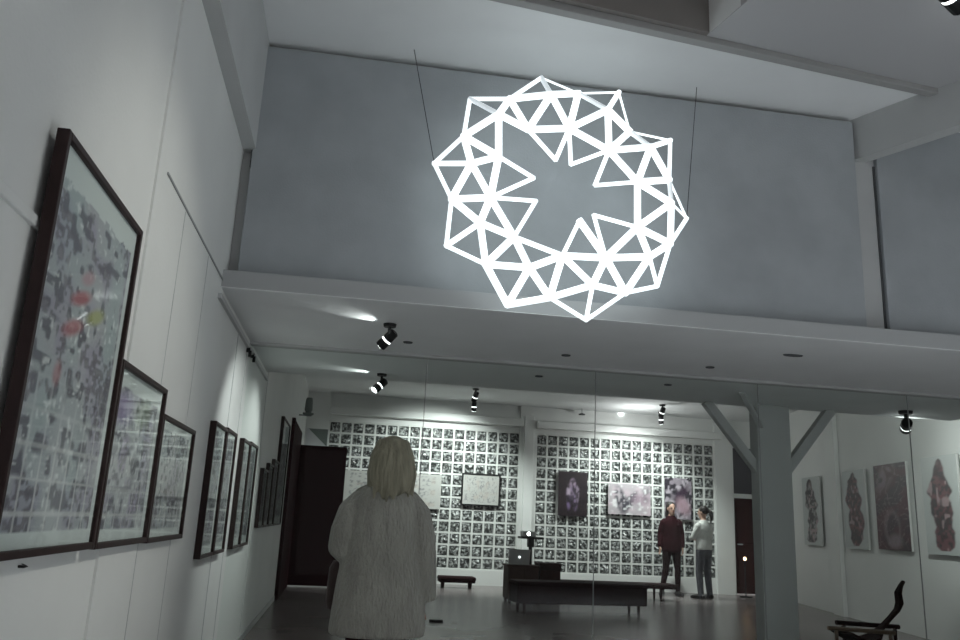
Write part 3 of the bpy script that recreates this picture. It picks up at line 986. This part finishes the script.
fs = MB().stack([(0, .085, .07), (.02, .085, .07), (.03, .075, .06)], 20).build('floor_socket', M['black'], loc=tuple(at(436, 622, 'Z', 0.0)))
tag(fs, 'small dark oval cover lying on the floor to the right of the pale coat', 'floor socket')

wl = thing('table_lamp', 'small warm glowing lamp before the wooden door', 'lamp', (7.78, 15.3, 0), 0)
MB().stack([(0, .12, .12), (.02, .12, .12), (.03, .03, .03)], 16).build('base', M['black'], wl)
MB().tube([(0, 0, .02), (0, 0, .68)], .012, 8).build('pole', M['black'], wl)
MB().ball((0, 0, .72), (.028, .028, .034), 14, 10).build('bulb', M['warmlamp'], wl, smooth=True)

# wooden lounge chair by the right edge
CH = at(866, 640, 'Y', 7.4)
ch = thing('lounge_chair', 'low wooden lounge chair with a dark curved back, beside the right wall prints', 'chair', (CH.x, 7.4, 0), 0)
P = lambda x, y, yy: at(x, y, 'Y', 7.4 + yy) - Vector((CH.x, 7.4, 0))
near, far = -.05, .50
a0, a1 = P(828, 628, near), P(895, 633, near)
MB().tube([a0, a1], .020, 8).build('side_rail', M['brownwood'], ch)
b0_, b1_ = P(836, 622.5, far), P(899, 627, far)
MB().tube([b0_, b1_], .023, 8).build('side_rail', M['darkwood'], ch)
for q in (a0.lerp(a1, .12), a0.lerp(a1, .93)):
    MB().tube([q, (q.x, q.y, 0)], .018, 8).build('leg', M['brownwood'], ch)
for q in (b0_.lerp(b1_, .12), b0_.lerp(b1_, .93)):
    MB().tube([q, (q.x, q.y, 0)], .018, 8).build('leg', M['darkwood'], ch)
for k in (.12, .93):
    MB().tube([a0.lerp(a1, k) + Vector((0, 0, -.03)), b0_.lerp(b1_, k) + Vector((0, 0, -.03))], .014, 8).build('cross_rail', M['darkwood'], ch)
curve_px = [(903.5, 581), (900.5, 586), (898, 593), (899.5, 603), (897, 610), (890, 618), (881, 628), (875, 636), (866, 641), (856, 640), (847, 635), (840, 631)]
rad_ = [.7, .9, 1.3, 1.3, 1.0, .9, .9, 1.0, 1.1, 1.1, 1.0, .8]
back, mid_ = [], (near + far) / 2
prof = [P(x, y, mid_) for x, y in curve_px]
sh = MB()
rings = []
for i, p_ in enumerate(prof):
    q0, q1 = prof[max(i - 1, 0)], prof[min(i + 1, len(prof) - 1)]
    tn = (q1 - q0).normalized()
    n_ = Vector((-tn.z, 0, tn.x)) * .017 * rad_[i]
    hw = .06 if i < 7 else .20
    hw = [.02, .025, .035, .04, .035, .03, .04, .10, .16, .2, .2, .18][i]
    rings.append([p_ + n_ + Vector((0, -hw, 0)), p_ - n_ + Vector((0, -hw, 0)), p_ - n_ + Vector((0, hw, 0)), p_ + n_ + Vector((0, hw, 0))])
sh.loft(rings).build('curved_seat_back', M['darkwood'], ch, bevel=.006)


# ------------------------------------------------------------------ people
def hand(b, wrist, d, up, s=1.0, curl=.35):
    """palm, four unequal fingers and a thumb growing from the wrist along d; `up` is the thumb side"""
    w, d, up = Vector(wrist), Vector(d).normalized(), Vector(up)
    up = (up - d * up.dot(d)).normalized()
    n = d.cross(up)
    b.tube([w - d * .02, w + d * .04 * s, w + d * .085 * s], [.024 * s, .036 * s, .037 * s], 10, flat=(n, .5), dome=True)
    for k, (o, l) in enumerate(((.027, .070), (.009, .079), (-.009, .073), (-.026, .056))):
        p0 = w + d * .075 * s + up * o * s
        p1 = p0 + (d * math.cos(curl * .5) + n * math.sin(curl * .5)) * l * .5 * s
        p2 = p1 + (d * math.cos(curl * 1.6) + n * math.sin(curl * 1.6)) * l * .5 * s
        b.tube([p0, p1, p2], [.0095 * s, .0088 * s, .0075 * s], 8, dome=True)
    t0 = w + d * .025 * s + up * .024 * s
    t1 = t0 + (d * .6 + up * .8).normalized() * .035 * s
    t2 = t1 + (d * .92 + up * .2 + n * .3).normalized() * .030 * s
    b.tube([t0, t1, t2], [.013 * s, .0105 * s, .009 * s], 8, dome=True)


def head_parts(b, c, turn, s=1.0):
    """head, jaw, nose, ears about centre c, face turned by `turn` (rad, about z); +y is forward at 0"""
    c = Vector(c)
    r = Matrix.Rotation(turn, 3, 'Z')
    q = MB()
    q.ball((0, -.008, .02), (.076, .094, .098), 20, 14)
    q.stack([(-.115, .030, .032, 0, .038), (-.095, .046, .055, 0, .022), (-.05, .060, .074, 0, .008), (0, .068, .082, 0, 0)], 16)
    q.tube([(0, .088, .012), (0, .105, -.028), (0, .092, -.036)], [.008, .013, .010], 8, dome=True)
    for sx in (-1, 1):
        q.ball((sx * .076, -.008, -.008), (.010, .020, .032), 10, 8)
    b.add([c + r @ (Vector(p) * s) for p in q.v], q.f)
    return c, r


def face_bits(root, c, r, s=1.0):
    c = Vector(c)
    for sx in (-1, 1):
        q = MB().ball((sx * .031, .078, .010), (.013, .009, .009), 10, 8)
        MB().add([c + r @ (Vector(p) * s) for p in q.v], q.f).build('eye', M['eye'], root, smooth=True)
    q = MB().ball((0, .078, -.060), (.022, .008, .008), 10, 8)
    MB().add([c + r @ (Vector(p) * s) for p in q.v], q.f).build('lips', M['lips'], root, smooth=True)


def person(name_label, loc, rz, arms, feet, head_turn, hips=(0, 0), s=1.0, vox=.009, slope=0.0):
    """arms: per side (shoulder, elbow, wrist, hand dir, thumb dir); feet: per side (knee, ankle, toe dir)"""
    t = thing('person', name_label, 'person', loc, rz)
    t.scale = (s, s, s)
    b = MB()
    hx, hy = hips
    b.stack([(.80, .125, .10, hx, hy), (.88, .165, .115, hx, hy), (.96, .158, .11, hx, hy), (1.08, .128, .092, hx * .6, hy * .6), (1.2, .142, .10, 0, 0), (1.32 - slope * .5, .158, .098, 0, 0), (1.40 - slope, .14, .08, 0, -.005),
             (1.44, .07, .06, 0, -.005), (1.48, .052, .054, 0, 0), (1.56, .05, .054, 0, .01)], 20)
    for sx, (kn, an, toe) in zip((-1, 1), feet):
        kn, an, toe = Vector(kn), Vector(an), Vector(toe).normalized()
        hp = Vector((sx * .085 + hx, hy, .87))
        b.tube([hp, hp.lerp(kn, .5), kn, kn.lerp(an, .3), an], [.088, .074, .053, .054, .036], 14, dome=True)
        gx = toe * 1.0
        b.tube([an - gx * .05 + Vector((0, 0, -.045)), an + gx * .03 + Vector((0, 0, -.04)), an + gx * .14 + Vector((0, 0, -.058)), an + gx * .175 + Vector((0, 0, -.062))], [.036, .040, .031, .024], 10, dome=True)
    for sx, (sh_, el, wr, hd, th) in zip((-1, 1), arms):
        b.tube([(sx * .10, 0, 1.38 - slope), sh_, Vector(sh_).lerp(Vector(el), .5), el, Vector(el).lerp(Vector(wr), .3), wr], [.05, .052, .045, .037, .036, .026], 12, dome=True)
        hand(b, wr, hd, th)
    c, r = head_parts(b, (0, .015, 1.60), head_turn)
    b.build('body', M['skin'], t, remesh=vox, relax=2)
    face_bits(t, c, r)
    return t, c, r


# --- the woman in the pale fur coat, seen from behind
DEF = {}
arms = [((-.165, 0, 1.32), (-.225, -.03, 1.09), (-.17, .20, 1.03), (.25, 1, .05), (.5, .2, 1)),
        ((.165, 0, 1.32), (.22, -.02, 1.10), (.245, .03, .84), (.03, .12, -1), (-.1, 1, 0))]
feet = [((-.10, .03, .48), (-.11, -.02, .085), (-.15, 1, 0)), ((.10, .05, .48), (.12, .0, .085), (.15, 1, 0))]
w1, hc, hr = person('woman with long fair hair in a pale fur coat, seen from behind', (.225, 4.6, 0), math.radians(-2), arms, feet, math.radians(-6), s=.955, slope=.05)
b = MB()
b.stack([(.61, .262, .185, .002, 0), (.625, .27, .19, .002, 0), (.75, .262, .185, .002, 0), (.9, .245, .175, 0, 0), (1.05, .225, .165, 0, 0), (1.2, .212, .155, 0, 0), (1.28, .205, .15, 0, 0), (1.35, .195, .14, 0, 0), (1.41, .15, .115, 0, 0), (1.45, .085, .085, 0, 0), (1.50, .08, .08, 0, 0)], 32)
b.tube([(-.11, 0, 1.36), (-.188, 0, 1.27), (-.220, -.02, 1.16), (-.232, -.03, 1.08), (-.20, .10, 1.04), (-.175, .19, 1.03)], [.075, .085, .083, .078, .07, .062], 16, dome=True)
b.tube([(.11, 0, 1.36), (.188, 0, 1.27), (.220, -.02, 1.15), (.245, -.01, 1.0), (.262, .0, .80)], [.075, .083, .080, .072, .064], 16)
ct = b.build('fur_coat', M['fur'], w1, remesh=.011, relax=9)
b = MB()
rn = random.Random(4)
b.ball((.02, -.02, 1.61), (.098, .115, .112), 20, 14)
b.stack([(1.37, .05, .03, .02, -.11), (1.42, .105, .05, .03, -.10), (1.48, .128, .08, .03, -.07), (1.53, .130, .095, .028, -.05), (1.61, .116, .107, .02, -.03), (1.66, .092, .10, .02, -.02)], 20)
for k in range(26):
    a = math.pi * (1.0 + (k + .5) / 26)
    x0, y0 = .1 * math.cos(a), .11 * math.sin(a) - .01
    zz = 1.28 + .12 * rn.random() + .07 * abs(math.cos(a))
    b.tube([(.02 + x0 * .75, y0 * .8, 1.68), (.02 + x0 * 1.05, y0 * 1.02, 1.60), (.024 + x0 * 1.22, y0 * 1.05 - .01, 1.5), (.028 + x0 * 1.12 + rn.uniform(-.025, .025), y0 - .035, zz)], [.02, .024, .024, .008], 8, dome=True)
b.build('hair', M['blond'], w1, remesh=.008, relax=1)
b = MB()
for sx in (-1, 1):
    b.tube([(sx * .085, .01, .80), (sx * .1, .04, .48), (sx * .115, 0, .09)], [.098, .066, .052], 14, dome=True)
b.build('trousers', M['blackcloth'], w1, remesh=.012, relax=2)
for sx, (kn, an, toe) in zip((-1, 1), feet):
    an, toe = Vector(an), Vector(toe).normalized()
    MB().tube([an - toe * .055 + Vector((0, 0, -.04)), an + toe * .03 + Vector((0, 0, -.036)), an + toe * .15 + Vector((0, 0, -.05)), an + toe * .185 + Vector((0, 0, -.056))], [.044, .048, .036, .028], 12, dome=True).build('boot', M['boot'], w1, smooth=True)
bagt = thing('shoulder_bag', 'dark bag hanging at the left side of the woman in the pale coat', 'bag', (.0, 4.93, .68), 0)
MB().stack([(0, .05, .10), (.04, .062, .12), (.22, .055, .11), (.26, .035, .09)], 16, power=3).build('body', M['bag'], bagt, smooth=True, bevel=.004)
MB().tube([(0, -.07, .25), (-.01, -.06, .32), (0.0, 0, .345), (-.01, .06, .32), (0, .07, .25)], .008, 8).build('handle', M['bag'], bagt)

# --- the visitor in dark maroon, facing the camera, one leg forward
pd_ = at(672, 593.5, 'Y', 15.2)
arms = [((-.155, 0, 1.33), (-.21, -.03, 1.12), (-.205, .03, .88), (.0, .15, -1), (.2, 1, 0)),
        ((.155, 0, 1.33), (.21, -.02, 1.12), (.235, .05, .88), (.02, .15, -1), (-.2, 1, 0))]
feet = [((-.10, .05, .48), (-.10, .05, .085), (-.25, 1, 0)), ((.12, .03, .48), (.20, .05, .085), (.45, 1, 0))]
w2, hc, hr = person('visitor in a dark maroon jacket and black leggings facing the room', (pd_.x, 15.2, 0), math.radians(172), arms, feet, math.radians(12), s=1.0, vox=.010, slope=.045)
b = MB()
b.stack([(.80, .185, .125), (.82, .19, .13), (.95, .19, .13), (1.08, .165, .118), (1.2, .17, .12), (1.30, .178, .12), (1.37, .150, .105), (1.43, .095, .085), (1.465, .07, .072)], 24)
for sx, (sh_, el, wr, _, _) in zip((-1, 1), arms):
    b.tube([(sx * .10, 0, 1.375), sh_, Vector(sh_).lerp(Vector(el), .5), el, wr], [.062, .068, .062, .056, .046], 14)
b.build('jacket', M['maroonjacket'], w2, remesh=.012, relax=2)
b = MB()
b.stack([(.78, .13, .11), (.88, .172, .122), (.98, .165, .118)], 20)
for sx, (kn, an, _) in zip((-1, 1), feet):
    hp = Vector((sx * .085, 0, .87))
    b.tube([hp, hp.lerp(Vector(kn), .5), kn, Vector(kn).lerp(Vector(an), .3), Vector(an) + Vector((0, 0, .01))], [.094, .080, .059, .06, .043], 14, dome=True)
b.build('leggings', M['blackcloth'], w2, remesh=.011, relax=2)
for sx, (kn, an, toe) in zip((-1, 1), feet):
    an, toe = Vector(an), Vector(toe).normalized()
    MB().tube([an - toe * .055 + Vector((0, 0, -.04)), an + toe * .03 + Vector((0, 0, -.036)), an + toe * .15 + Vector((0, 0, -.05)), an + toe * .185 + Vector((0, 0, -.056))], [.044, .048, .036, .028], 12, dome=True).build('shoe', M['boot'], w2, smooth=True)
b = MB()
q = MB().ball((0, -.030, .045), (.088, .100, .092), 18, 12).stack([(-.22, .085, .035, 0, -.06), (-.12, .095, .05, 0, -.055), (-.04, .092, .062, 0, -.05), (.03, .090, .070, 0, -.04)], 16)
b.add([hc + hr @ Vector(p) for p in q.v], q.f)
b.build('hair', M['darkhair'], w2, remesh=.009, relax=1)

# --- the visitor in a white top, seen from behind, looking at the prints
pw_ = at(705, 599, 'Y', 14.68)
arms = [((-.155, 0, 1.33), (-.225, .05, 1.13), (-.10, .24, 1.10), (.9, .3, .15), (0, .3, 1)),
        ((.155, 0, 1.33), (.22, .03, 1.12), (.07, .22, 1.08), (-.9, .3, .2), (0, .3, 1))]
feet = [((-.10, .04, .48), (-.115, -.01, .085), (-.35, 1, 0)), ((.10, .02, .48), (.115, -.02, .085), (.25, 1, 0))]
w3, hc, hr = person('visitor with a dark ponytail in a white top and grey jeans, seen from behind', (pw_.x, 14.68, 0), math.radians(22), arms, feet, math.radians(18), s=.965, vox=.010, slope=.045)
b = MB()
b.stack([(.90, .185, .128), (.92, .188, .13), (1.0, .182, .128), (1.1, .165, .118), (1.2, .168, .12), (1.30, .175, .118), (1.37, .148, .102), (1.425, .09, .08), (1.46, .066, .068)], 24)
for sx, (sh_, el, wr, _, _) in zip((-1, 1), arms):
    b.tube([(sx * .10, 0, 1.375), sh_, Vector(sh_).lerp(Vector(el), .5), el, wr], [.06, .066, .060, .054, .042], 14)
b.build('knit_top', M['whiteshirt'], w3, remesh=.012, relax=2)
b = MB()
b.stack([(.78, .13, .11), (.88, .178, .128), (.96, .170, .122)], 20)
for sx, (kn, an, _) in zip((-1, 1), feet):
    hp = Vector((sx * .087, 0, .87))
    b.tube([hp, hp.lerp(Vector(kn), .5), kn, Vector(kn).lerp(Vector(an), .3), Vector(an) + Vector((0, 0, -.03))], [.096, .084, .066, .066, .056], 14, dome=True)
b.build('jeans', M['jeans'], w3, remesh=.011, relax=2)
for sx, (kn, an, toe) in zip((-1, 1), feet):
    an, toe = Vector(an), Vector(toe).normalized()
    MB().tube([an - toe * .055 + Vector((0, 0, -.04)), an + toe * .03 + Vector((0, 0, -.036)), an + toe * .15 + Vector((0, 0, -.05)), an + toe * .185 + Vector((0, 0, -.056))], [.044, .048, .036, .028], 12, dome=True).build('shoe', M['boot'], w3, smooth=True)
b = MB()
q = MB().ball((0, -.028, .042), (.087, .100, .093), 18, 12)
q.tube([(0, -.10, .05), (.02, -.155, .02), (.035, -.165, -.08), (.03, -.15, -.19)], [.03, .036, .032, .012], 12, dome=True)
b.add([hc + hr @ Vector(p) for p in q.v], q.f)
b.build('hair', M['darkhair'], w3, remesh=.008, relax=1)
